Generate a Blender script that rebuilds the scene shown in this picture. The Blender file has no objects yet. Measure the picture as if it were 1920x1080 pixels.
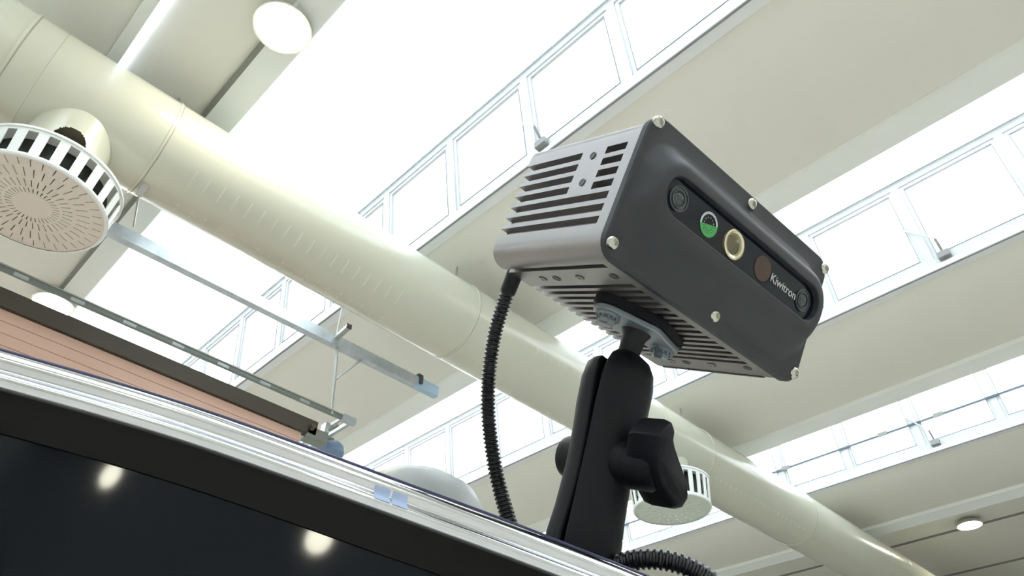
import bpy, bmesh, math, random
from mathutils import Matrix, Vector
from math import pi, cos, sin, radians
random.seed(4)
C = bpy.context.scene.collection

# ------------------------------------------------------------------ camera
H0 = 2.2                                   # eye height above the hall floor
CAMROT = Matrix(((0.70909, -0.46035, -0.5341), (-0.70503, -0.45099, -0.54731), (0.01108, 0.76464, -0.64436)))
FPX = 1385.0
cam_d = bpy.data.cameras.new('camera'); cam = bpy.data.objects.new('camera', cam_d); C.objects.link(cam)
MCAM = Matrix.Translation((0, 0, H0)) @ CAMROT.to_4x4()
cam.matrix_world = MCAM
cam_d.sensor_fit = 'HORIZONTAL'; cam_d.sensor_width = 36.0
cam_d.lens = 36.0 * FPX / 1920.0
cam_d.clip_start = 0.02; cam_d.clip_end = 300
bpy.context.scene.camera = cam

# ------------------------------------------------------------------ sky, exposure
w = bpy.data.worlds.new('overcast_sky'); bpy.context.scene.world = w
w.use_nodes = True
bg = w.node_tree.nodes['Background']
bg.inputs['Color'].default_value = (0.93, 0.97, 1.0, 1)
bg.inputs['Strength'].default_value = 3.1
vs = bpy.context.scene.view_settings
vs.view_transform = 'Standard'; vs.look = 'None'; vs.gamma = 1.0; vs.use_curve_mapping = False
vs.exposure = 0.88

# ------------------------------------------------------------------ materials
def mat(name, col, rough=0.5, metal=0.0, spec=0.5, noise=0.0, nscale=8.0, bump=0.0, coat=0.0):
    m = bpy.data.materials.new(name); m.use_nodes = True
    nt = m.node_tree; b = nt.nodes['Principled BSDF']
    b.inputs['Base Color'].default_value = (*col, 1); b.inputs['Roughness'].default_value = rough
    b.inputs['Metallic'].default_value = metal; b.inputs['Specular IOR Level'].default_value = spec
    b.inputs['Coat Weight'].default_value = coat
    if noise or bump:
        tc = nt.nodes.new('ShaderNodeTexCoord'); n = nt.nodes.new('ShaderNodeTexNoise')
        n.inputs['Scale'].default_value = nscale; n.inputs['Detail'].default_value = 5
        nt.links.new(tc.outputs['Object'], n.inputs['Vector'])
        if noise:
            mx = nt.nodes.new('ShaderNodeMix'); mx.data_type = 'RGBA'
            mx.inputs[6].default_value = (*[c * (1 - noise) for c in col], 1)
            mx.inputs[7].default_value = (*[min(1, c * (1 + noise)) for c in col], 1)
            nt.links.new(n.outputs['Fac'], mx.inputs[0]); nt.links.new(mx.outputs[2], b.inputs['Base Color'])
        if bump:
            bp = nt.nodes.new('ShaderNodeBump'); bp.inputs['Strength'].default_value = bump
            bp.inputs['Distance'].default_value = 0.001
            nt.links.new(n.outputs['Fac'], bp.inputs['Height']); nt.links.new(bp.outputs['Normal'], b.inputs['Normal'])
    return m
def emit(name, col, s):
    m = bpy.data.materials.new(name); m.use_nodes = True; nt = m.node_tree; nt.nodes.clear()
    e = nt.nodes.new('ShaderNodeEmission'); e.inputs[0].default_value = (*col, 1); e.inputs[1].default_value = s
    o = nt.nodes.new('ShaderNodeOutputMaterial'); nt.links.new(e.outputs[0], o.inputs[0]); return m
def translucent(name, col):
    m = bpy.data.materials.new(name); m.use_nodes = True; nt = m.node_tree; nt.nodes.clear()
    t = nt.nodes.new('ShaderNodeBsdfTranslucent'); t.inputs[0].default_value = (*col, 1)
    d = nt.nodes.new('ShaderNodeBsdfDiffuse'); d.inputs[0].default_value = (*col, 1)
    x = nt.nodes.new('ShaderNodeMixShader'); x.inputs[0].default_value = 0.3
    o = nt.nodes.new('ShaderNodeOutputMaterial')
    nt.links.new(t.outputs[0], x.inputs[1]); nt.links.new(d.outputs[0], x.inputs[2]); nt.links.new(x.outputs[0], o.inputs[0]); return m
def thin_glass(name, tint):
    m = bpy.data.materials.new(name); m.use_nodes = True; nt = m.node_tree; nt.nodes.clear()
    t = nt.nodes.new('ShaderNodeBsdfTransparent'); t.inputs[0].default_value = (*tint, 1)
    g = nt.nodes.new('ShaderNodeBsdfGlossy'); g.inputs['Roughness'].default_value = 0.03
    x = nt.nodes.new('ShaderNodeMixShader'); x.inputs[0].default_value = 0.06
    o = nt.nodes.new('ShaderNodeOutputMaterial')
    nt.links.new(t.outputs[0], x.inputs[1]); nt.links.new(g.outputs[0], x.inputs[2]); nt.links.new(x.outputs[0], o.inputs[0]); return m

M = dict(
    plaster=mat('painted_concrete', (0.78, 0.765, 0.69), 0.55, noise=0.03, nscale=0.7),
    flange=mat('painted_beam_flange', (0.80, 0.82, 0.78), 0.6),
    wallp=mat('hall_wall_paint', (0.82, 0.79, 0.71), 0.8, noise=0.04, nscale=0.5),
    floor=mat('concrete_floor', (0.66, 0.63, 0.58), 0.5, noise=0.15, nscale=1.5),
    white=mat('white_window_paint', (0.82, 0.84, 0.84), 0.4),
    frame=mat('aluminium_window_frame', (0.56, 0.58, 0.58), 0.5),
    gasket=mat('grey_gasket', (0.26, 0.27, 0.28), 0.6),
    headgrey=mat('grey_head_rail', (0.24, 0.245, 0.24), 0.6),
    opal=translucent('opal_skylight_sheet', (0.93, 0.96, 0.98)),
    pane=thin_glass('window_glass', (0.95, 0.97, 0.97)),
    duct=mat('cream_duct_enamel', (0.55, 0.55, 0.455), 0.24, spec=0.6, noise=0.02, nscale=2.0, coat=0.25),
    ductslit=mat('duct_slit_edge', (0.85, 0.85, 0.76), 0.35),
    ductseam=mat('duct_seam', (0.36, 0.35, 0.29), 0.4),
    diffwhite=mat('diffuser_white', (0.80, 0.83, 0.81), 0.4),
    diffface=mat('diffuser_face', (0.70, 0.64, 0.57), 0.5),
    diffface2=mat('diffuser_face_green', (0.56, 0.61, 0.53), 0.5),
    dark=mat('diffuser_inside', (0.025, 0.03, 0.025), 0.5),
    brown=mat('damper_brown', (0.50, 0.40, 0.22), 0.6),
    slitin=mat('diffuser_slit_backing', (0.36, 0.30, 0.25), 0.6),
    slitlight=mat('diffuser_light_backing', (0.95, 0.95, 0.95), 0.5),  # white stands in for the light showing in the far diffuser's slits
    galv=mat('galvanised_steel', (0.50, 0.54, 0.57), 0.38, metal=0.75, noise=0.3, nscale=9.0),
    steel=mat('thin_steel', (0.42, 0.42, 0.40), 0.4, metal=0.5),
    darkbar=mat('dark_bronze_beam', (0.055, 0.045, 0.032), 0.5),
    slat=mat('salmon_slat', (0.64, 0.42, 0.33), 0.5, noise=0.05, nscale=2.0),
    track=mat('grey_track', (0.20, 0.21, 0.18), 0.5),
    lamp=emit('lamp_diffuser', (1.0, 0.97, 0.78), 45.0),
    tube=emit('cool_tube', (0.72, 0.82, 1.0), 3.0),  # added emitter beside the ceiling trim, not a fitted lamp
    lamphouse=mat('lamp_housing', (0.6, 0.6, 0.55), 0.5),
    alu=mat('brushed_aluminium', (0.33, 0.315, 0.315), 0.38, metal=0.85, noise=0.04, nscale=60),
    plate=mat('graphite_front_plate', (0.042, 0.045, 0.052), 0.48, spec=0.32, noise=0.05, nscale=40),
    black=mat('black_powder_coat', (0.007, 0.008, 0.012), 0.5, spec=0.22, bump=0.15, nscale=900),
    rubber=mat('black_rubber', (0.006, 0.007, 0.011), 0.45, spec=0.3),
    hose=mat('black_ribbed_plastic', (0.014, 0.016, 0.022), 0.28, spec=0.55),
    clampgrey=mat('grey_steel_clamp', (0.26, 0.30, 0.33), 0.35, metal=0.5),
    chromes=mat('polished_screw', (0.55, 0.55, 0.50), 0.12, metal=1.0),
    screwdark=mat('dark_screw_hole', (0.06, 0.06, 0.065), 0.4, metal=0.3),
    navy=mat('dark_window_glass', (0.004, 0.007, 0.016), 0.08, spec=0.35),
    lens=mat('lens_barrel', (0.045, 0.06, 0.065), 0.2, spec=0.7),
    lensglass=mat('lens_glass', (0.015, 0.03, 0.035), 0.04, spec=0.9),
    gold=mat('champagne_ring', (0.78, 0.72, 0.52), 0.22, metal=0.9),
    brownglass=mat('brown_filter', (0.055, 0.026, 0.018), 0.12, spec=0.6),
    logogreen=mat('logo_green', (0.07, 0.38, 0.10), 0.5),
    logowhite=mat('logo_white', (0.55, 0.58, 0.62), 0.5),
    chrome=mat('polished_chrome', (0.66, 0.68, 0.72), 0.10, metal=1.0, noise=0.0),
    gloss=mat('black_glossy_panel', (0.004, 0.006, 0.010), 0.05, spec=0.16),
    seal=mat('black_seal', (0.006, 0.006, 0.006), 0.35, spec=0.12),
    tape=mat('pale_blue_tape', (0.45, 0.56, 0.80), 0.4),  # a reflection on the chrome rail, painted as pale blue
    dome=mat('pale_grey_dome', (0.36, 0.38, 0.37), 0.4),
    bluemotor=mat('blue_grey_motor', (0.17, 0.25, 0.38), 0.4),
)

# ------------------------------------------------------------------ helpers
class MB:
    def __init__(s): s.v = []; s.f = []
    def add(s, vs_, fs):
        o = len(s.v); s.v += [tuple(x) for x in vs_]; s.f += [tuple(i + o for i in f) for f in fs]; return s
    def box(s, c, h, mtx=None):
        vv = [Vector((c[0] + i * h[0], c[1] + j * h[1], c[2] + k * h[2])) for i in (-1, 1) for j in (-1, 1) for k in (-1, 1)]
        if mtx: vv = [mtx @ x for x in vv]
        return s.add(vv, [(0, 1, 3, 2), (4, 6, 7, 5), (0, 4, 5, 1), (2, 3, 7, 6), (0, 2, 6, 4), (1, 5, 7, 3)])
    def bar(s, a, b, wd, ht, up=(0, 0, 1)):
        a = Vector(a); b = Vector(b); d = b - a; L = d.length; d.normalize(); up = Vector(up)
        x = d.cross(up)
        if x.length < 1e-4: x = d.cross(Vector((1, 0, 0)))
        x.normalize(); u = x.cross(d)
        m = Matrix((x, d, u)).transposed().to_4x4(); m.translation = (a + b) / 2
        return s.box((0, 0, 0), (wd / 2, L / 2, ht / 2), m)
    def prism(s, poly, y0, y1):                     # polygon in x,z extruded along y
        n = len(poly); vv = [(p[0], y0, p[1]) for p in poly] + [(p[0], y1, p[1]) for p in poly]
        return s.add(vv, [(i, (i + 1) % n, (i + 1) % n + n, i + n) for i in range(n)] + [tuple(range(n))[::-1], tuple(range(n, 2 * n))])
    def loft(s, rings, cap=True, closed=True):
        n = len(rings[0]); vv = [p for r in rings for p in r]; ff = []
        for k in range(len(rings) - 1):
            for i in range(n if closed else n - 1):
                j = (i + 1) % n; ff.append((k * n + i, k * n + j, (k + 1) * n + j, (k + 1) * n + i))
        if cap: ff += [tuple(range(n))[::-1], tuple((len(rings) - 1) * n + i for i in range(n))]
        return s.add(vv, ff)
    def lathe(s, prof, n=32, mtx=None, cap=True):   # prof: (radius, z)
        rings = [[Vector((r * cos(2 * pi * i / n), r * sin(2 * pi * i / n), z)) for i in range(n)] for r, z in prof]
        if mtx: rings = [[mtx @ p for p in r] for r in rings]
        return s.loft(rings, cap)
    def tube(s, pts, rads, n=12, cap=True):
        pts = [Vector(p) for p in pts]; rings = []; prev = None
        for i, p in enumerate(pts):
            t = (pts[min(i + 1, len(pts) - 1)] - pts[max(i - 1, 0)]).normalized()
            x = t.orthogonal().normalized() if prev is None else (prev - t * prev.dot(t)).normalized()
            prev = x; y = t.cross(x); r = rads[i] if hasattr(rads, '__len__') else rads
            rings.append([p + (x * cos(2 * pi * k / n) + y * sin(2 * pi * k / n)) * r for k in range(n)])
        return s.loft(rings, cap)
    def build(s, name, m, parent=None, smooth=None, bevel=0.0, bseg=2):
        me = bpy.data.meshes.new(name); me.from_pydata(s.v, [], s.f); me.materials.append(m)
        bm = bmesh.new(); bm.from_mesh(me); bmesh.ops.recalc_face_normals(bm, faces=bm.faces); bm.to_mesh(me); bm.free()
        if smooth is not None:
            me.polygons.foreach_set('use_smooth', [True] * len(me.polygons)); me.set_sharp_from_angle(angle=radians(smooth))
        o = bpy.data.objects.new(name, me); C.objects.link(o)
        if parent: o.parent = parent
        if bevel:
            b = o.modifiers.new('bevel', 'BEVEL'); b.width = bevel; b.segments = bseg; b.limit_method = 'ANGLE'; b.angle_limit = radians(40)
        return o
def empty(name, loc=(0, 0, 0), mtx=None, parent=None):
    o = bpy.data.objects.new(name, None); o.empty_display_size = 0.1; C.objects.link(o)
    if mtx is not None: o.matrix_world = mtx
    else: o.location = loc
    if parent: o.parent = parent
    return o
def tag(o, label=None, cat=None, group=None, kind=None):
    if label: o['label'] = label
    if cat: o['category'] = cat
    if group: o['group'] = group
    if kind: o['kind'] = kind
    return o
def part(o, name, parent):
    c = o.copy(); c.name = name; C.objects.link(c); c.parent = parent; return c
def PX(x, y, d):                                    # point at distance d along the view axis
    return MCAM @ Vector(((x - 960) / FPX * d, (540 - y) / FPX * d, -d))
def spline(P, n):
    P = [Vector(p) for p in P]; Q = [2 * P[0] - P[1]] + P + [2 * P[-1] - P[-2]]; out = []
    for i in range(len(P) - 1):
        a, b, c, d = Q[i:i + 4]
        for k in range(n):
            t = k / n
            out.append(0.5 * ((2 * b) + (c - a) * t + (2 * a - 5 * b + 4 * c - d) * t * t + (3 * b - a - 3 * c + d) * t ** 3))
    out.append(P[-1]); return out
Z = lambda z: z + H0
# ------------------------------------------------------------------ the hall shell (x = along the duct, y = along the roof beams)
X0, X1, Y0, Y1 = -11.0, 30.0, -10.0, 16.0
ZL = 5.6; PER = 4.5416
structs = []
tag(MB().box(((X0 + X1) / 2, (Y0 + Y1) / 2, -0.1), ((X1 - X0) / 2, (Y1 - Y0) / 2, 0.1)).build('floor', M['floor']), kind='structure')
WH = Z(7.6)
for nm, c, h in (('wall_left', (X0 - .1, (Y0 + Y1) / 2, WH / 2), (.1, (Y1 - Y0) / 2, WH / 2)), ('wall_right', (X1 + .1, (Y0 + Y1) / 2, WH / 2), (.1, (Y1 - Y0) / 2, WH / 2)),
                 ('wall_back', ((X0 + X1) / 2, Y1 + .1, WH / 2), ((X1 - X0) / 2, .1, WH / 2)), ('wall_front', ((X0 + X1) / 2, Y0 - .1, WH / 2), ((X1 - X0) / 2, .1, WH / 2))):
    tag(MB().box(c, h).build(nm, M['wallp']), kind='structure')

ceiling = tag(empty('ceiling', (0, 0, 0)), kind='structure')
# roof beam: concave underside from the window sill to the next sheet
BEAM = [(3.657, 5.897), (3.95, 5.815), (4.3, 5.755), (4.7, 5.715), (5.1, 5.70), (5.443, 5.705), (5.47, 5.66), (5.695, 5.60), (5.70, 5.98), (3.657, 6.02)]
beam0 = None
for n in range(-3, 3):
    dx = n * PER
    if beam0 is None:
        mb = MB().prism([(p[0], Z(p[1])) for p in BEAM], Y0, Y1)
        beam0 = mb.build('roof_beam', M['plaster'], ceiling, smooth=25); beam0.location.x = dx
        sk = MB().prism([(1.155, Z(5.60)), (3.47, Z(7.28)), (3.46, Z(7.31)), (1.13, Z(5.63))], Y0, Y1)
        sheet0 = sk.build('skylight_sheet', M['opal'], ceiling); sheet0.location.x = dx
        fl0 = MB().prism([(5.445, Z(5.700)), (5.466, Z(5.656)), (5.698, Z(5.592)), (5.706, Z(5.60)), (5.706, Z(5.70))], Y0, Y1).build('beam_flange', M['flange'], ceiling); fl0.location.x = dx
    else:
        for s_, nm in ((beam0, 'roof_beam'), (sheet0, 'skylight_sheet'), (fl0, 'beam_flange')):
            c = part(s_, nm, ceiling); c.location.x = dx
# opaque part of the ceiling, beyond the last skylight and behind the first
xe = 3 * PER + 1.155
mb = MB().box(((xe + X1) / 2, (Y0 + Y1) / 2, Z(6.15)), ((X1 - xe) / 2, (Y1 - Y0) / 2, .05)); mb.build('flat_ceiling_panel', M['plaster'], ceiling)
xw = -3 * PER + 1.155
MB().box(((xe + .02), (Y0 + Y1) / 2, Z(5.87)), (.02, (Y1 - Y0) / 2, .28)).build('beam_end_board', M['flange'], ceiling)
for k in range(4):
    o = MB().box((16.9 + k * 2.6, (Y0 + Y1) / 2, Z(6.085)), (.02, (Y1 - Y0) / 2, .015)).build('ceiling_joint_strip', M['headgrey'], ceiling)

# ------------------------------------------------------------------ clerestory windows
S = Vector((3.657, 0, Z(5.897))); Hh = Vector((3.472, 0, Z(7.28)))
mdir = (Hh - S).normalized(); nrm = Vector((0, 1, 0)).cross(mdir); WHT = (Hh - S).length
def wpt(a, t, off=0.0): return S + mdir * t + Vector((0, a, 0)) - nrm * off * (1 if nrm.x > 0 else -1)
def wbar(mb, a0, a1, t0, t1, o0, o1):
    vv = [wpt(a, t, o) for a in (a0, a1) for t in (t0, t1) for o in (o0, o1)]
    mb.add(vv, [(0, 1, 3, 2), (4, 6, 7, 5), (0, 4, 5, 1), (2, 3, 7, 6), (0, 2, 6, 4), (1, 5, 7, 3)])
OFFS = {-3: 0.9, -2: 0.9, -1: 0.9, 0: 0.9, 1: 1.17, 2: 0.60}
PITCH = 1.25
protos = {}
for n in range(-3, 3):
    wn = tag(empty('window_%d' % (n + 4), (n * PER, 0, 0)), kind='structure')
    offs = OFFS[n]; visible = n >= 0
    # top and bottom rails, sill
    mb = MB(); wbar(mb, Y0, Y1, WHT - .13, WHT - .01, -.03, .05); mb.build('head_rail', M['frame'], wn)
    mb = MB(); wbar(mb, Y0, Y1, WHT - .015, WHT + .04, -.03, .12); mb.build('head_strip', M['headgrey'], wn)
    mb = MB(); wbar(mb, Y0, Y1, 0.0, .12, -.03, .05); mb.build('bottom_rail', M['frame'], wn)
    mb = MB(); mb.box((3.66, (Y0 + Y1) / 2, Z(5.885)), (.075, (Y1 - Y0) / 2, .03)); mb.build('sill', M['white'], wn)
    mb = MB(); mb.box((3.60, (Y0 + Y1) / 2, Z(5.850)), (.012, (Y1 - Y0) / 2, .008)); mb.build('sill_drip', M['gasket'], wn)
    if n == 2:
        mb = MB(); wbar(mb, Y0, Y1, .50, .53, .05, .08); mb.build('transom_conduit', mat('blue_grey_conduit', (.07, .10, .13), .4), wn)
        for a in (5.4, 3.55, 2.6, 2.9 - 2.0, -.4):
            mb = MB(); wbar(mb, a, a + .16, .485, .55, .07, .11); mb.build('conduit_clip', M['headgrey'], wn)
    k0 = math.ceil((Y0 - offs) / PITCH); k1 = math.floor((Y1 - offs) / PITCH)
    for k in range(k0, k1):
        a = offs + k * PITCH
        sh = visible and (-2 < a < 12)
        if sh or n < 0:
            if 'm' not in protos:
                mb = MB(); wbar(mb, -.05, .05, .12, WHT - .13, -.03, .05)
                protos['m'] = mb.build('mullion', M['frame'], wn); protos['m'].location.y = a
                mb = MB(); e0, e1 = .05, PITCH - .05
                wbar(mb, e0, e1, .12, .17, -.01, .03); wbar(mb, e0, e1, WHT - .18, WHT - .13, -.01, .03)
                wbar(mb, e0, e0 + .05, .17, WHT - .18, -.01, .03); wbar(mb, e1 - .05, e1, .17, WHT - .18, -.01, .03)
                protos['s'] = mb.build('sash', M['frame'], wn); protos['s'].location.y = a
                mb = MB(); e0, e1 = .098, PITCH - .098
                for q in ((e0, e1, .167, .177), (e0, e1, WHT - .19, WHT - .178), (e0, e0 + .008, .17, WHT - .18), (e1 - .008, e1, .17, WHT - .18)):
                    wbar(mb, *q, .012, .036)
                protos['g'] = mb.build('gasket', M['gasket'], wn); protos['g'].location.y = a
                mb = MB(); wbar(mb, .1, PITCH - .1, .17, WHT - .18, .006, .012)
                protos['p'] = mb.build('pane', M['pane'], wn); protos['p'].location.y = a
            else:
                for kk, nm in (('m', 'mullion'), ('s', 'sash'), ('g', 'gasket'), ('p', 'pane')):
                    c = part(protos[kk], nm, wn); c.location.y = a
    # chain openers
    for a in ({0: (3.25, 6.35), 1: (1.0,), 2: (2.9,)}.get(n, ())):
        mb = MB().tube([wpt(a, .12, .05), wpt(a, .30, .16)], .018, 8); mb.box(tuple(wpt(a, .10, .07)), (.05, .07, .045)); mb.build('opener_bracket', M['headgrey'], wn, bevel=.008)
        mb = MB().tube([wpt(a, .30, .16), wpt(a + .38, .78, .04)], .012, 8); mb.build('opener_arm', M['steel'], wn)

# ------------------------------------------------------------------ conduits with round lamps on the beam edges
def conduit(name, a0, a1, x, z, label, w_=.024):
    o = MB().box((0, (a0 + a1) / 2, 0), (w_, (a1 - a0) / 2, .02)).build(name, M['track'], bevel=.004)
    o.location = (x, 0, z); return tag(o, label, 'conduit')
conduit('conduit', 3.95, 8.75, 0.905, Z(5.675), 'dark grey conduit crossing above the duct between the two left-hand ceiling lamps')
conduit('conduit', -6.0, 15.0, 15.80, Z(6.08), 'dark grey conduit on the dim far ceiling at lower right, beside a round lamp', .06)
conduit('conduit', -6.0, 2.2, 17.0, Z(6.08), 'short thin conduit on the far ceiling right of the far round lamp', .03)
def lamp(x, y, z, label):
    t = empty('ceiling_lamp', (x, y, z)); tag(t, label, 'lamp', 'round lamps on the ceiling')
    MB().lathe([(.05, 0), (.10, -.01), (.19, -.06), (.24, -.12), (.24, -.14), (.225, -.14)], 32).build('lamp_housing', M['lamphouse'], t, smooth=40)
    MB().lathe([(.005, -.165), (.10, -.16), (.20, -.148), (.224, -.139), (.224, -.13), (.005, -.13)], 32).build('lamp_diffuser', M['lamp'], t, smooth=40)
    return t
lamp(0.93, 3.72, Z(5.70), 'glaring round lamp on the ceiling at the top, left of the bright skylight')
lamp(0.93, 8.93, Z(5.70), 'glaring round lamp at far left, above the dark bar of the slatted gate')
lamp(16.5, 3.76, Z(6.10), 'small glaring round lamp on the dim far ceiling at lower right')
for (x_, z_, lb) in ((-7.75, 5.0, 'round lamp behind the viewer, mirrored as the left glow in the black glossy panel'), (-3.30, 3.78, 'round lamp behind the viewer, mirrored as the right glow in the black glossy panel')):
    lamp(x_, Y0 + .01, Z(z_), lb).rotation_euler = (pi / 2, 0, 0)
t = tag(empty('strip_light', (0.055, 0, Z(5.70))), 'long pale strip light with a cool glow on the ceiling, upper left above the duct', 'light')
MB().box((0, 1.0, -.02), (.05, 4.25, .035)).build('housing', M['flange'], t, bevel=.006)
MB().box((0, 5.262, -.02), (.045, .012, .03)).build('end_cap', M['track'], t)
MB().box((.073, 1.0, -.010), (.022, 4.2, .015)).build('cool_tube', M['tube'], t)  # added glowing strip, gives the ceiling beside the trim its cool glow

# ------------------------------------------------------------------ round air duct
DY, DZ, DR = 5.115, Z(5.0), .446
duct = tag(empty('air_duct', (0, DY, DZ)), 'large cream round air duct running diagonally across under the roof', 'air duct')
ROTX = Matrix.Rotation(pi / 2, 4, 'Y')
joints = [-4.5, -1.6, -.50, .66, 4.08, 7.45, 8.57, 11.5, 14.3, 15.2, 18.5]
xs = [-9.0] + joints + [24.0]
for a, b in zip(xs[:-1], xs[1:]):
    MB().lathe([(DR - .02, a), (DR, a + .004), (DR, b - .004), (DR - .02, b)], 72, ROTX).build('duct_section', M['duct'], duct, smooth=40)
for j in joints:
    MB().lathe([(DR - .01, j - .014), (DR + .006, j - .012), (DR + .009, j), (DR + .006, j + .012), (DR - .01, j + .014)], 72, ROTX).build('joint_ring', M['duct'], duct, smooth=50)
    MB().lathe([(DR - .01, j + .013), (DR + .0035, j + .014), (DR + .0035, j + .020), (DR - .01, j + .021)], 72, ROTX).build('joint_seam', M['ductseam'], duct, smooth=50)
for j in (-.75, -.28):
    MB().lathe([(DR - .01, j - .006), (DR + .004, j), (DR - .01, j + .006)], 72, ROTX).build('bead', M['duct'], duct, smooth=50)
# rows of fine blow slits (raised lips)
mb = MB()
def arc(x, a0, a1):
    n = 6; vi = []
    for i in range(n + 1):
        t_ = a0 + (a1 - a0) * i / n
        vi += [(x - .002, -cos(t_) * (DR), -sin(t_) * DR), (x, -cos(t_) * (DR + .003), -sin(t_) * (DR + .003)), (x + .002, -cos(t_) * DR, -sin(t_) * DR)]
    ff = []
    for i in range(n):
        k = i * 3; ff += [(k, k + 3, k + 4, k + 1), (k + 1, k + 4, k + 5, k + 2)]
    mb.add(vi, ff)
for i in range(18):
    x = .95 + i * .128
    for (c_, l_) in ((.93, .34), (1.58, .10), (1.76, .06)): arc(x + c_ * .04, c_ - l_ / 2, c_ + l_ / 2)
for i in range(20): arc(8.75 + i * .13, .85, .95); arc(5.0 + i * .12, .25, .42)
tag(mb.build('blow_slit', M['ductslit'], duct), 'fine raised slits on the underside', kind='stuff')
mb = MB(); mb.bar((.72, -.03, -.44), (.72, .06, -.52), .05, .03); mb.bar((.72, .06, -.50), (.86, .55, -.42), .012, .03)
mb.build('hanger_strap', M['steel'], duct)
for x in (.66, 4.08, 8.57):
    MB().tube([(x, 0, DR), (x, 0, .82)], .012, 8).build('hanger_rod', M['steel'], duct)

# ------------------------------------------------------------------ swirl diffusers
def diffuser(x, z, label, face, slitm, hdrum, rt, nslot, dutype):
    y = DY
    t = tag(empty('air_diffuser', (x, y, z)), label, 'air diffuser', 'round swirl diffusers hanging under the duct')
    R = .50; n = 36
    # perforated face: polar grid with real openings
    mb = MB(); radii = [0.0, .13, .135, .18, .20, .27, .30, .385, .405, .47, R]
    slotted = {2: 1.0, 4: 1.0, 6: 1.0, 8: 1.0}
    seg = 2 * pi / n; sw = .0065 if dutype == 1 else .022
    for ri in range(1, len(radii) - 1):
        r0, r1 = radii[ri], radii[ri + 1]
        for i in range(n):
            a = i * seg + (.3 * seg if ri in (2, 6) else 0)
            step = 1 if ri > 3 else 1
            da = sw / ((r0 + r1) / 2)
            if ri % 2 == 0 and ri in slotted and not (dutype == 2 and (i + ri) % 2):
                cells = [(a + da, a + seg)]
            else: cells = [(a, a + seg)]
            if ri % 2 == 1 or True:
                for (u0, u1) in cells:
                    um = (u0 + u1) / 2
                    vv = [(r * cos(u), r * sin(u), 0) for r in (r0, r1) for u in (u0, um, u1)]
                    vv += [(p[0], p[1], .006) for p in vv]
                    mb.add(vv, [(0, 3, 4, 1), (1, 4, 5, 2), (6, 7, 10, 9), (7, 8, 11, 10), (0, 1, 7, 6), (1, 2, 8, 7), (3, 9, 10, 4), (4, 10, 11, 5), (0, 6, 9, 3), (2, 5, 11, 8)])
    mb.lathe([(.001, -.001), (.132, -.001), (.136, .003), (.001, .006)], 48)
    fo = mb.build('slotted_face', face, t)
    bz = .03 if dutype == 1 else .0065  # second type: white disc close behind the face, so the slits look lit
    MB().lathe([(.001, bz), (R - .01, bz), (R - .01, bz + .004), (.001, bz + .004)], 48).build('backing_disc', slitm, t)
    # drum side with real openings
    mb = MB(); prof = lambda s_: (R + (rt - R) * s_, hdrum * s_)
    lv = [0, .11, .89, 1.0]; m_ = nslot * 4
    def P(s_, k, inn=0.0):
        r, zz = prof(s_); r -= inn; th = 2 * pi * k / m_; return (r * cos(th), r * sin(th), zz)
    for li in range(3):
        for k in range(m_):
            if li == 1 and k % 4 in (0, 1): continue
            vv = [P(lv[li], k), P(lv[li], k + 1), P(lv[li + 1], k + 1), P(lv[li + 1], k)] + [P(lv[li], k, .008), P(lv[li], k + 1, .008), P(lv[li + 1], k + 1, .008), P(lv[li + 1], k, .008)]
            mb.add(vv, [(0, 1, 2, 3), (4, 7, 6, 5), (0, 4, 5, 1), (3, 2, 6, 7), (0, 3, 7, 4), (1, 5, 6, 2)])
    mb.build('slotted_drum', M['diffwhite'], t)
    MB().lathe([(R - .012, -.006), (R + .006, -.006), (R + .012, .004), (R + .006, .016), (R - .012, .016)], 72, cap=False).build('bottom_rim', M['diffwhite'], t, smooth=50)
    MB().lathe([(rt - .01, hdrum - .012), (rt + .012, hdrum - .008), (rt + .010, hdrum + .012), (rt - .04, hdrum + .035), (.26, hdrum + .06), (.26, hdrum + .03)], 72).build('drum_lid', M['diffwhite'], t, smooth=50)
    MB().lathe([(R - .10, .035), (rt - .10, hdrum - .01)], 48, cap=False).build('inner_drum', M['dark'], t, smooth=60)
    # spigot up to the duct with an opening showing the damper
    zt = (DZ - z) - .10; z0 = hdrum + .02; rs = .30; nn = 200 if dutype == 1 else 48
    mb = MB(); rows = 60 if dutype == 1 else 4
    for j in range(rows):
        for k in range(nn):
            s0 = z0 + (zt - z0) * j / rows; s1 = z0 + (zt - z0) * (j + 1) / rows
            th = 2 * pi * (k + .5) / nn; cx_ = ((th - radians(-95) + pi) % (2 * pi)) - pi
            zc = (s0 + s1) / 2 - (z0 + .17)
            if dutype == 1 and (cx_ / .42) ** 2 + (zc / .15) ** 2 < 1: continue
            a0, a1 = 2 * pi * k / nn, 2 * pi * (k + 1) / nn
            mb.add([(rs * cos(a0), rs * sin(a0), s0), (rs * cos(a1), rs * sin(a1), s0), (rs * cos(a1), rs * sin(a1), s1), (rs * cos(a0), rs * sin(a0), s1)], [(0, 1, 2, 3)])
    o = mb.build('spigot', M['duct'], t)
    bm = bmesh.new(); bm.from_mesh(o.data); bmesh.ops.remove_doubles(bm, verts=bm.verts, dist=1e-5); bmesh.ops.recalc_face_normals(bm, faces=bm.faces); bm.to_mesh(o.data); bm.free()
    o.data.polygons.foreach_set('use_smooth', [True] * len(o.data.polygons))
    MB().lathe([(rs - .02, z0), (rs - .02, z0 + .22), (.02, z0 + .30)], 32, cap=False).build('damper', M['brown'], t, smooth=60)
    return t
diffuser(.117, Z(3.87), 'large round slotted air diffuser at the left edge, cream disc with white striped drum', M['diffface'], M['slitin'], .25, .525, 24, 1)
diffuser(7.98, Z(4.03), 'small distant round air diffuser behind the black clamp knob', M['diffface2'], M['slitlight'], .36, .53, 26, 2)

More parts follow.
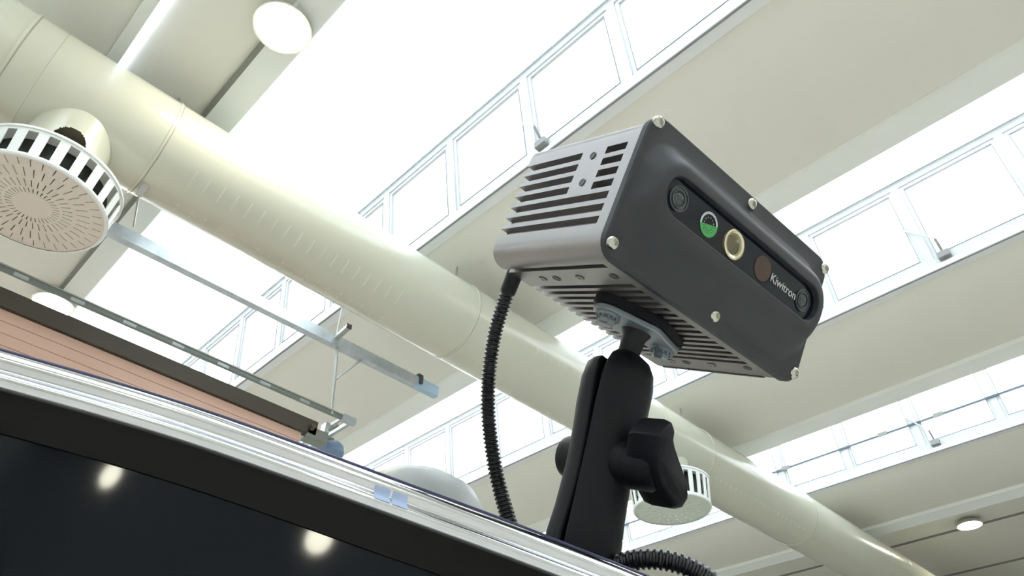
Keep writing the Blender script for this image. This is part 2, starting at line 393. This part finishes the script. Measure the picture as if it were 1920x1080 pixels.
# ------------------------------------------------------------------ suspended steelwork above the gate
ch = tag(empty('steel_channel', (0, 6.52, Z(5.1))), 'galvanised steel channel hanging beneath the duct, ending in a blue-grey tip', 'steel channel')
pr = [(-.045, -.07), (.045, -.07), (.045, .07), (.038, .07), (.038, -.063), (-.038, -.063), (-.038, .07), (-.045, .07)]
mb = MB(); n = len(pr); vv = [(x, p[0], p[1]) for x in (-2.2, 5.02) for p in pr]
mb.add(vv, [(i, (i + 1) % n, (i + 1) % n + n, i + n) for i in range(n)] + [tuple(range(n)), tuple(range(n, 2 * n))]); mb.build('channel', M['galv'], ch)
mb = MB().box((4.84, 0, -.003), (.19, .047, .073)); mb.build('end_sleeve', mat('blue_galvanised', (.42, .56, .70), .4, metal=.4), ch, bevel=.008)
MB().box((4.72, 0, .09), (.04, .05, .03)).box((4.72, -.06, .02), (.022, .02, .05)).build('end_clamp', M['darkbar'], ch, bevel=.006)
mb = MB().bar((3.45, .03, .02), (3.45, -.28, .07), .06, .05); mb.build('cross_bracket', M['steel'], ch, bevel=.004)
MB().box((3.45, -.285, .071), (.032, .006, .03)).build('bracket_cap', M['darkbar'], ch)
MB().tube([(3.5, 0, -.02), (3.6, 0, -.92)], .018, 8).build('drop_rod', M['steel'], ch)
MB().tube([(3.55, 0, -.50), (3.86, 0, -.05)], .014, 8).build('diagonal_brace', M['steel'], ch)
MB().tube([(3.45, -.02, .03), (3.45, -.02, .75)], .008, 6).build('ceiling_rod', M['steel'], ch)

gr = tag(empty('track_rail', (0, 6.53, Z(4.2))), 'thin grey-green track rail with clips above the dark gate beam, ending in a corner', 'rail')
MB().box((.8, 0, 0), (3.07, .022, .022)).build('rail', mat('green_grey_rail', (.22, .25, .24), .35, metal=.4), gr, bevel=.003)
MB().box((.8, .0, .026), (3.07, .030, .006)).build('rail_flange', M['steel'], gr)
for k in range(9):
    MB().box((-.6 + k * .48, -.025, -.012), (.06, .008, .014)).build('rail_clip', M['galv'], gr)
MB().box((3.86, .45, -.005), (.02, .47, .025)).build('return_rail', M['galv'], gr, bevel=.004)
MB().box((3.74, .45, -.005), (.012, .45, .02)).build('return_rail', M['steel'], gr)
MB().box((3.82, -.01, 0), (.09, .035, .04)).build('corner_plate', M['galv'], gr, bevel=.006)

gate = tag(empty('slatted_gate', (0, 6.60, Z(3.96))), 'salmon slatted roller partition under a dark top beam, lower left', 'partition')
MB().box((.45, 0, 0), (3.03, .05, .085)).build('top_beam', M['darkbar'], gate, bevel=.006)
SL = .105; sl0 = None
for k in range(22):
    if sl0 is None:
        sl0 = MB().box((.40, 0, 0), (2.92, .014, SL / 2 - .0015)).build('slat', M['slat'], gate, bevel=.003, bseg=1); sl0.location.z = -.14
    else:
        c = part(sl0, 'slat', gate); c.location.z = -.14 - k * SL
MB().box((.40, .018, -.09 - 11 * SL), (2.92, .003, 11 * SL)).build('slat_web', M['slat'], gate)
mt = tag(empty('gate_motor', (3.50, 6.62, Z(3.93))), 'grey-green bracket and gearbox at the end of the dark gate beam', 'motor')
MB().box((0, 0, -.03), (.13, .07, .07)).build('gearbox', M['track'], mt, bevel=.012)
MB().tube([(-.10, -.08, .0), (-.10, -.13, .02)], .03, 12).build('shaft_knob', M['darkbar'], mt)
MB().box((.10, -.02, .10), (.03, .05, .06)).build('bracket', M['galv'], mt, bevel=.005)
MB().tube([(.08, -.03, .03), (.20, -.10, .16)], .02, 8).build('tension_arm', M['track'], mt)
bm_ = tag(empty('drive_motor', (3.98, 7.15, Z(4.1))), 'blue-grey rounded drive motor just above the chrome rail, below the track corner', 'motor')
MB().lathe([(.01, -.20), (.08, -.19), (.12, -.14), (.13, -.05), (.13, .12), (.10, .17), (.01, .18)], 24, Matrix.Rotation(radians(70), 4, 'Y')).build('motor_body', M['bluemotor'], bm_, smooth=40)
MB().box((-.02, 0, .14), (.06, .05, .03)).build('terminal_box', M['track'], bm_, bevel=.01)

# ------------------------------------------------------------------ sensor camera
W_, H_, D_ = .2, .0965, .1168
TL = Vector((0.14058, 0.01930, -0.49364))
RL = Matrix(((0.73898, 0.36776, 0.56451), (-0.45226, 0.89182, 0.01104), (-0.49938, -0.26346, 0.82535)))
MS = MCAM @ (Matrix.Translation(TL) @ RL.to_4x4())
sen = tag(empty('sensor_camera', mtx=MS), 'finned aluminium stereo sensor camera with dark grey front on the black arm', 'camera')
# local axes: x = width, y = up, z = out of the front
def rrect(hx, hy, r, cx_=0, cy_=0, ns=12, nc=10):
    out = []
    for (sx, sy, a0) in ((1, 1, 0), (-1, 1, pi / 2), (-1, -1, pi), (1, -1, 3 * pi / 2)):
        for i in range(nc + 1):
            a = a0 + pi / 2 * i / nc
            out.append((cx_ + sx * (hx - r) + r * cos(a), cy_ + sy * (hy - r) + r * sin(a)))
        # side subdivisions to next corner
        nx = {(1, 1): (-1, 1), (-1, 1): (-1, -1), (-1, -1): (1, -1), (1, -1): (1, 1)}[(sx, sy)]
        a = a0 + pi / 2; p = out[-1]; q = (cx_ + nx[0] * (hx - r) + r * cos(a), cy_ + nx[1] * (hy - r) + r * sin(a))
        for i in range(1, ns): out.append((p[0] + (q[0] - p[0]) * i / ns, p[1] + (q[1] - p[1]) * i / ns))
    return out
def ring(hx, hy, r, z, cx_=0, cy_=0): return [(x, y, z) for x, y in rrect(hx, hy, r, cx_, cy_)]
VS = [.0273 - .00888 * i for i in range(7)]
US = [-.0825] + [-.0557 + .00856 * i for i in range(15)] + [.0899]
def profile(side_from):
    hx, hy, r = .1, H_ / 2, .0125; dn = .0075; sh = .0027; pts = []
    def corner(sx, sy, a0):
        for i in range(9):
            a = a0 + pi / 2 * i / 8; pts.append((sx * (hx - r) + r * cos(a), sy * (hy - r) + r * sin(a)))
    corner(1, 1, 0)
    for u in [-q for q in US if abs(q) < .085]: 
        uu = -u
    for u in sorted([q for q in US if abs(q) < .084], reverse=True):
        pts += [(u + .002, hy), (u + .002, hy - dn), (u - .002, hy - dn), (u - .002, hy)]
    corner(-1, 1, pi / 2)
    for v in VS[side_from:]:
        pts += [(-hx, v + sh), (-hx + dn - .001, v + sh), (-hx + dn, v + sh - .001), (-hx + dn, v - sh + .001), (-hx + dn - .001, v - sh), (-hx, v - sh)]
    corner(-1, -1, pi)
    for u in US[:-1]: pts += [(u - .0023, -hy), (u - .0023, -hy + dn), (u + .0023, -hy + dn), (u + .0023, -hy)]
    corner(1, -1, 3 * pi / 2)
    for v in reversed(VS): pts += [(hx, v - sh), (hx - dn, v - sh), (hx - dn, v + sh), (hx, v + sh)]
    return pts
mb = MB()
for sf, z0, z1 in ((7, -.0095, 0.0), (0, -.0288, -.0095), (4, -.0530, -.0288), (0, -D_, -.0530)):
    pf = profile(sf) if sf < 7 else rrect(.1, H_ / 2, .0125)
    mb.loft([[(x, y, z0) for x, y in pf], [(x, y, z1) for x, y in pf]])
body = mb.build('finned_housing', M['alu'], sen, smooth=20)
MB().loft([ring(.094, H_ / 2 - .006, .01, -D_ - .004), ring(.094, H_ / 2 - .006, .01, -D_)]).build('rear_cover', M['alu'], sen)
# closing slot near each lower edge
MB().box((.0899, -H_ / 2 + .0002, -.062), (.0012, .0006, .050)).build('edge_slot', M['screwdark'], sen)
# front plate
loops = [ring(.1005, .0488, .013, 0.0), ring(.1015, .0498, .0135, .001), ring(.1015, .0498, .0135, .0052), ring(.1003, .0486, .0127, .0062)]
fl = [(0, .0985, .0390, .020, .0, .0063), (.12, 0, 0, 0, 0, 0)]
a_ = (.0985, .0400, .026, -.001, .0063); b_ = (.0875, .0185, .0185, .003, .0210)
for k in range(9):
    t_ = k / 8; e = t_ * t_ * (3 - 2 * t_); e = .5 * e + .5 * t_
    hx, hy, r, cy = [a_[i] + (b_[i] - a_[i]) * t_ for i in range(4)]
    loops.append(ring(hx, hy, min(r, hy), a_[4] + (b_[4] - a_[4]) * (t_ * t_ * (3 - 2 * t_)), 0, cy))
loops += [ring(.0835, .0140, .0140, .0211, 0, .003), ring(.0828, .0133, .0133, .0206, 0, .003), ring(.0825, .0130, .0130, .0165, 0, .003)]
MB().loft(loops, cap=True).build('front_plate', M['plate'], sen, smooth=35)
G = .0168
MB().loft([ring(.0824, .0129, .0129, .0160, 0, .003), ring(.0824, .0129, .0129, G, 0, .003)]).build('sensor_window', M['navy'], sen)
def screw(u, v, z, r=.0044):
    s = MB().lathe([(r, z - .0008), (r, z + .0006), (r * .86, z + .0019), (r * .55, z + .0026), (r * .45, z + .0026), (r * .45, z + .0012), (.0001, z + .0012)], 24, Matrix.Translation((u, v, 0)))
    return s.build('screw', M['chromes'], sen, smooth=40)
for u in (-.0955, 0.003, .0965):
    screw(u, -.0405, .0062); screw(u, .0435, .0062)
def disc(name, u, v, prof, m, n=32): return MB().lathe(prof, n, Matrix.Translation((u, v, 0))).build(name, m, sen, smooth=40)
for u in (-.0688, .0690):
    l = disc('camera_lens', u, .0035, [(.0082, G), (.0082, G + .0009), (.0074, G + .0010), (.0072, G + .0003), (.0062, G + .0003), (.0060, G + .0011), (.0050, G + .0011), (.0048, G + .0004), (.0001, G + .0004)], M['lens'])
    MB().lathe([(.0046, G + .0004), (.0040, G + .0012), (.0022, G + .0019), (.0001, G + .0021)], 24, Matrix.Translation((u, .0035, 0))).build('lens_glass', M['lensglass'], l, smooth=60)
g = disc('ring_sensor', -.0125, .0030, [(.0102, G), (.0100, G + .0014), (.0088, G + .0018), (.0074, G + .0012), (.0070, G + .0002), (.0001, G + .0001)], M['gold'])
MB().lathe([(.0068, G + .0002), (.0050, G + .0010), (.0001, G + .0014)], 24, Matrix.Translation((-.0125, .0030, 0))).build('ring_lens', mat('olive_lens', (.10, .09, .04), .15, spec=.8), g, smooth=60)
disc('brown_filter', .0205, .0030, [(.0088, G), (.0088, G + .0005), (.0001, G + .0005)], M['brownglass'])
# round emblem: upper half a white arc with seed dots, lower half green
EU, EV, ER = -.0385, .0030, .30
lg = MB(); n = 24
lo = [(EU, EV, G + .0004)] + [(EU + .0082 * cos(ER + pi + pi * i / n), EV + .0082 * sin(ER + pi + pi * i / n), G + .0004) for i in range(n + 1)]
lg.add(lo, [(0, i, i + 1) for i in range(1, n + 1)]); emb = lg.build('emblem_lower_half', M['logogreen'], sen)
up = []
for i in range(n + 1): 
    a = ER + pi * i / n; up += [(EU + .0082 * cos(a), EV + .0082 * sin(a), G + .0004), (EU + .0066 * cos(a), EV + .0066 * sin(a), G + .0004)]
MB().add(up, [(2 * i, 2 * i + 2, 2 * i + 3, 2 * i + 1) for i in range(n)]).build('emblem_upper_arc', M['logowhite'], sen)
sd = MB(); sw_ = MB()
for i in range(8):
    for rr in (.0036, .0052):
        a = ER + pi + pi * (i + .5) / 8; T_ = Matrix.Translation((EU + rr * cos(a), EV + rr * sin(a) - .0003, 0))
        sd.lathe([(.0004, G + .0004), (.0001, G + .0006)], 6, T_)
for i in range(6):
    a = ER + pi * (i + .5) / 6; sw_.lathe([(.00045, G + .0003), (.0001, G + .0005)], 6, Matrix.Translation((EU + .0045 * cos(a), EV + .0045 * sin(a), 0)))
sd.build('emblem_seeds', M['rubber'], sen); sw_.build('emblem_dots', M['logowhite'], sen)
# lettering on the window
cu = bpy.data.curves.new('lettering', 'FONT'); cu.body = 'Kiwitron'; cu.size = .0085; cu.extrude = .00015; cu.align_x = 'LEFT'
to = bpy.data.objects.new('lettering_curve', cu); C.objects.link(to); bpy.context.view_layer.update()
me = bpy.data.meshes.new_from_object(to.evaluated_get(bpy.context.evaluated_depsgraph_get())); bpy.data.objects.remove(to)
wx = max(v.co.x for v in me.vertices)
lt = bpy.data.objects.new('lettering', me); C.objects.link(lt); lt.parent = sen; me.materials.clear(); me.materials.append(mat('white_print', (.55, .58, .60), .5))
lt.scale = (.0300 / wx, 1.0, 1); lt.location = (.0305, -.0005, G + .0003)
# mounting holes and screws on the side and underside
def hole(c, axis, bright, r=.0030):
    if axis == 'x': m_ = Matrix.Translation(c) @ Matrix.Rotation(-pi / 2, 4, 'Y')
    else: m_ = Matrix.Translation(c) @ Matrix.Rotation(pi / 2, 4, 'X')
    o = MB().lathe([(r, 0), (r, .0003), (r * .85, .0003), (r * .8, .0001), (.0001, .0001)], 20, m_).build('screw_hole', M['screwdark'], sen, smooth=40)
    if bright: MB().lathe([(r * .8, .0001), (r * .75, .0006), (r * .4, .0008), (r * .38, .0003), (.0001, .0003)], 20, m_).build('screw_head', M['alu'], o, smooth=40)
hole((-.1002, .0253, -.0405), 'x', False, .0027); hole((-.1002, .0047, -.0405), 'x', False, .0027)
for s in (-.0690, .0742):
    for w_, br in ((-.0885, True), (-.0730, False), (-.0480, True), (-.0150, False)): hole((s, -H_ / 2 - .0001, w_), 'y', br, .0033)

# ------------------------------------------------------------------ mounting arm
BC = Vector((-.0072, -.0995, -.0480))
ballC = TL + RL @ BC
aup = Vector((.26, .925, -.36)).normalized()
kk = Vector((.74, .04, .66)); kk = (kk - aup * kk.dot(aup)).normalized(); jj = aup.cross(kk)
LA = .122
MA = MCAM @ Matrix(((kk.x, jj.x, aup.x, ballC.x), (kk.y, jj.y, aup.y, ballC.y), (kk.z, jj.z, aup.z, ballC.z), (0, 0, 0, 1)))
arm = tag(empty('ball_mount_arm', mtx=MA), 'black double-socket clamp arm with a wing knob carrying the sensor camera', 'mount')
MAi = MA.inverted()
PR = [(-.0245, .011), (-.020, .0175), (-.012, .0218), (0, .0238), (.018, .0235), (.036, .0222), (.061, .0215), (.086, .0222), (.104, .0235), (.122, .0238), (.133, .0222), (.140, .0185), (.1445, .0125)]
def half(sg):
    rings = []
    for z, r in (PR if sg > 0 else PR[:-2] + [(.137, .019)]):
        rr = []
        g_ = .0016 + .0012 * math.cos((z - .061) / .085 * pi) * -1
        for i in range(21):
            a = -pi / 2 + pi * i / 20
            xx = max(0, cos(a)) ** .85 * r; yy = sin(a) * r
            rr.append((sg * (g_ + xx * (1 - g_ / r)), yy, z - LA))
        rings.append(rr)
    return MB().loft(rings).build('clamp_half', M['black'], arm, smooth=50, bevel=.0012)
half(1); half(-1)
def sphere(r, c, n=24):
    return MB().lathe([(max(1e-4, r * sin(pi * i / 14)), -r * cos(pi * i / 14)) for i in range(15)], n, Matrix.Translation(c))
sphere(.0185, (0, 0, 0)).build('ball', M['rubber'], arm, smooth=60)
sphere(.0185, (0, 0, -LA)).build('ball', M['rubber'], arm, smooth=60)
BZ = .070
RX = Matrix.Translation((0, 0, BZ - LA)) @ Matrix.Rotation(pi / 2, 4, 'Y')
MB().lathe([(.0125, -.0285), (.0135, -.0275), (.0145, -.0235), (.0165, -.012), (.0165, .012), (.0150, .0235), (.0145, .0245)], 32, RX).build('bolt_boss', M['black'], arm, smooth=40)
MB().lathe([(.0100, .024), (.0100, .034)], 24, RX).build('washer', M['rubber'], arm, smooth=40)
kn = MB().lathe([(.0135, .0235), (.0150, .0245), (.0150, .040), (.0130, .044)], 32, RX).build('knob_hub', M['black'], arm, smooth=40)
# wing: outline in the plane across the bolt, lofted outward
def wing(ux, uy, sc):
    P_ = [(.000, .033), (.009, .0335), (.0125, .028), (.013, .018), (.0145, .008), (.0165, -.004), (.0165, -.015), (.012, -.026), (.004, -.0335), (-.006, -.034), (-.0115, -.030), (-.0125, -.019), (-.0145, -.008), (-.0150, .003), (-.0135, .014), (-.011, .024), (-.0085, .031)]
    return P_
RO = radians(47)
W2 = []
for x_, sc, dz in ((.0260, .70, 0), (.0280, .79, 0), (.0330, .83, 0), (.0440, .83, 0), (.0485, .78, 0), (.0500, .66, 0)):
    rr = []
    for (p, q) in wing(0, 0, 1):
        p2, q2 = p * sc, q * sc
        y_ = p2 * cos(RO) - q2 * sin(RO); z_ = p2 * sin(RO) + q2 * cos(RO)
        x2 = x_ + (.006 * (abs(q) / .034) ** 2 if x_ > .04 else .004 * (abs(q) / .034) ** 2)
        rr.append((x2, y_, z_ + BZ + .003 - LA))
    W2.append(rr)
MB().loft(W2).build('knob_wing', M['black'], arm, smooth=38, bevel=.0012)
# stem and diamond base under the sensor (in sensor space, moved to arm space)
MSA = MAi @ MS
def insensor(mb): mb.v = [tuple(MSA @ Vector(v)) for v in mb.v]; return mb
b0 = -H_ / 2
insensor(MB().tube([(BC.x, b0 - .010, BC.z), (BC.x, b0 - .016, BC.z), (BC.x, b0 - .030, BC.z), (BC.x, BC.y, BC.z)], [.0115, .0082, .0076, .0092], 24)).build('stem', M['rubber'], arm, smooth=40)
def diamond(hx, hz, r, y):
    out = []; 
    for (cx_, cz_, rad, a0, a1) in ((hx, 0, r, -62, 62), (0, hz, r * 1.2, 62, 118), (-hx, 0, r, 118, 242), (0, -hz, r * 1.2, 242, 298)):
        for i in range(7):
            a = radians(a0 + (a1 - a0) * i / 6); out.append((BC.x + cx_ + rad * cos(a), y, BC.z + cz_ + rad * sin(a)))
    return out
insensor(MB().loft([diamond(.030, .0085, .0115, b0 - .0002), diamond(.030, .0085, .0115, b0 - .0068)])).build('rubber_pad', M['rubber'], arm, smooth=40)
insensor(MB().loft([diamond(.029, .008, .0108, b0 - .0068), diamond(.029, .008, .0108, b0 - .0112)])).build('base_plate', M['clampgrey'], arm, smooth=40, bevel=.001)
for s in (-1, 1):
    c = (BC.x + s * .0285, 0, BC.z)
    mb = MB(); T_ = Matrix.Translation((c[0], b0 - .0112, c[2])) @ Matrix.Rotation(pi / 2, 4, 'X')
    mb.lathe([(.0085, 0), (.0085, .0022)], 24, T_)
    insensor(mb).build('flange_washer', M['clampgrey'], arm, smooth=40)
    mb = MB(); mb.lathe([(.0062, .0022), (.0062, .0065), (.0050, .0078), (.001, .0078)], 6, T_)
    for i in range(14):
        a = 2 * pi * i / 14; mb.box((.0076 * cos(a), .0076 * sin(a), .0026), (.0008, .0008, .0012), T_)
    insensor(mb).build('hex_nut', M['clampgrey'], arm)
# lower stem and foot, standing on the machine roof behind the rail
lowb = MA @ Vector((0, 0, -LA))
foot_z = lowb.z - .055
mb = MB().tube([MAi @ lowb, MAi @ (lowb + Vector((0, 0, -.055)))], .0105, 20); mb.build('lower_stem', M['rubber'], arm, smooth=40)
mb = MB().lathe([(.030, 0), (.030, .006), (.014, .010)], 32, MAi @ Matrix.Translation((lowb.x, lowb.y, foot_z))); mb.build('round_foot', M['black'], arm, smooth=40)
MB().lathe([(.0045, 0), (.0045, .002), (.002, .003)], 12, Matrix.Translation((-.008, .0235, -LA + .006)) @ Matrix.Rotation(-pi / 2, 4, 'X')).build('pivot_screw', M['chromes'], arm, smooth=40)

# ------------------------------------------------------------------ ribbed hoses
def hose(name, pts, r, pitch, label, plug=None, n=16):
    sp = spline(pts, 24); L = [0]
    for a, b in zip(sp[:-1], sp[1:]): L.append(L[-1] + (b - a).length)
    tot = L[-1]; N = int(tot / pitch) * 6; P_ = []; R_ = []; j = 0
    for i in range(N + 1):
        s = tot * i / N
        while j < len(L) - 2 and L[j + 1] < s: j += 1
        t_ = (s - L[j]) / max(1e-9, L[j + 1] - L[j]); P_.append(sp[j].lerp(sp[j + 1], t_))
        R_.append(r * (1.0, 1.0, .99, .80, .78, .82)[i % 6])
    root = tag(empty(name, P_[0]), label, 'hose')
    o0 = P_[0]
    MB().tube([p - o0 for p in P_], R_, n).build('ribbed_tube', M['hose'], root, smooth=50)
    if plug: MB().tube([P_[0] - o0 - (P_[6] - P_[0]).normalized() * .004, P_[30] - o0], [r * 1.12, r * 1.05], n).build('plug', M['rubber'], root, smooth=50)
    return root
hose('cable_hose', [PX(966, 512, .545), PX(946, 565, .548), PX(927, 630, .55), PX(917, 700, .55), PX(915, 765, .55), PX(920, 825, .547), PX(930, 885, .54), PX(945, 945, .53), PX(966, 1010, .515), PX(990, 1060, .50)], .0056, .0031,
     'thin black ribbed hose hanging from the back of the sensor camera', plug=True)
hose('cable_hose', [PX(1090, 1105, .455), PX(1130, 1075, .450), PX(1180, 1052, .445), PX(1235, 1049, .44), PX(1290, 1063, .435), PX(1340, 1095, .43), PX(1390, 1150, .42), PX(1430, 1230, .41)], .0062, .0036,
     'thicker black ribbed hose arching out at the bottom, right of the arm foot')

# ------------------------------------------------------------------ machine roof with chrome rail in front
rc = spline([PX(-260, 628, .325), PX(-20, 692, .333), PX(350, 800, .346), PX(740, 939, .360), PX(1000, 1035, .371), PX(1250, 1133, .382), PX(1500, 1235, .394)], 12)
mach = tag(empty('machine_edge', rc[0]), 'black glossy machine edge with a polished chrome rail across the lower left foreground', 'machine')
o0 = rc[0].copy(); L_ = [p - o0 for p in rc]
dr = (L_[-1] - L_[0]).normalized(); dn = Vector((0, 0, -1)); away = dr.cross(dn).normalized()
if away.dot(rc[20] - Vector((0, 0, H0))) < 0: away = -away
RR = .0108
def sweep(prof, name, m, smooth=50, cap=True):
    rings = [[p + away * u + Vector((0, 0, 1)) * v for u, v in prof] for p in L_]
    return MB().loft(rings, cap).build(name, m, mach, smooth=smooth)
CH = [(.010, .0105), (.004, .0112), (-.001, .0098), (-.0052, .0068), (-.0070, .0035), (-.0066, .0012), (-.0052, -.0004), (-.0048, -.0018), (-.0058, -.0030), (-.0078, -.0044), (-.0086, -.0062), (-.0080, -.0084), (-.0060, -.0100), (-.002, -.0108), (.010, -.0108)]
sweep(CH, 'chrome_rail', M['chrome'], 80)
sweep([(.0030 + .0022 * cos(2 * pi * i / 16), .0112 + .0017 * sin(2 * pi * i / 16)) for i in range(16)], 'top_bead', mat('dark_blue_seal', (.03, .03, .09), .35, spec=.4), 60)
sweep([(-.004, -.0090), (-.002, -.028), (.012, -.030), (.012, -.0080)], 'seal_strip', M['seal'])
sweep([(-.0012, -.0275), (.0030, -.30), (.014, -.30), (.010, -.026)], 'gloss_panel', M['gloss'])
fz = foot_z - o0.z
sweep([(.008, -.012), (.30, -.012), (.30, -.018), (.008, -.018)], 'roof_plate', M['seal'])
def sticker(u0, u1):  # reflection on the rail, laid on as a thin coloured patch
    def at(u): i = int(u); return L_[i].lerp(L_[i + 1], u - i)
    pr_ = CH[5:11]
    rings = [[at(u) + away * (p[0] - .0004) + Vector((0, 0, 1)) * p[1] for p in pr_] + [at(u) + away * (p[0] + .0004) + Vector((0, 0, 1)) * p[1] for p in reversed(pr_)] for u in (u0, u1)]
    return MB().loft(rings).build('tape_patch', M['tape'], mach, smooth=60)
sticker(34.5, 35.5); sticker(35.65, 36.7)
dm = tag(empty('grey_dome', PX(775, 960, .62)), 'pale grey rounded dome peeking over the chrome rail, left of the thin hose', 'dome')
MB().lathe([(.062, -.02), (.060, 0), (.052, .014), (.036, .025), (.016, .031), (.001, .032)], 40).build('dome_shell', M['dome'], dm, smooth=60)
MB().lathe([(.066, -.03), (.066, -.018), (.060, -.016)], 40).build('dome_base', M['seal'], dm, smooth=60)
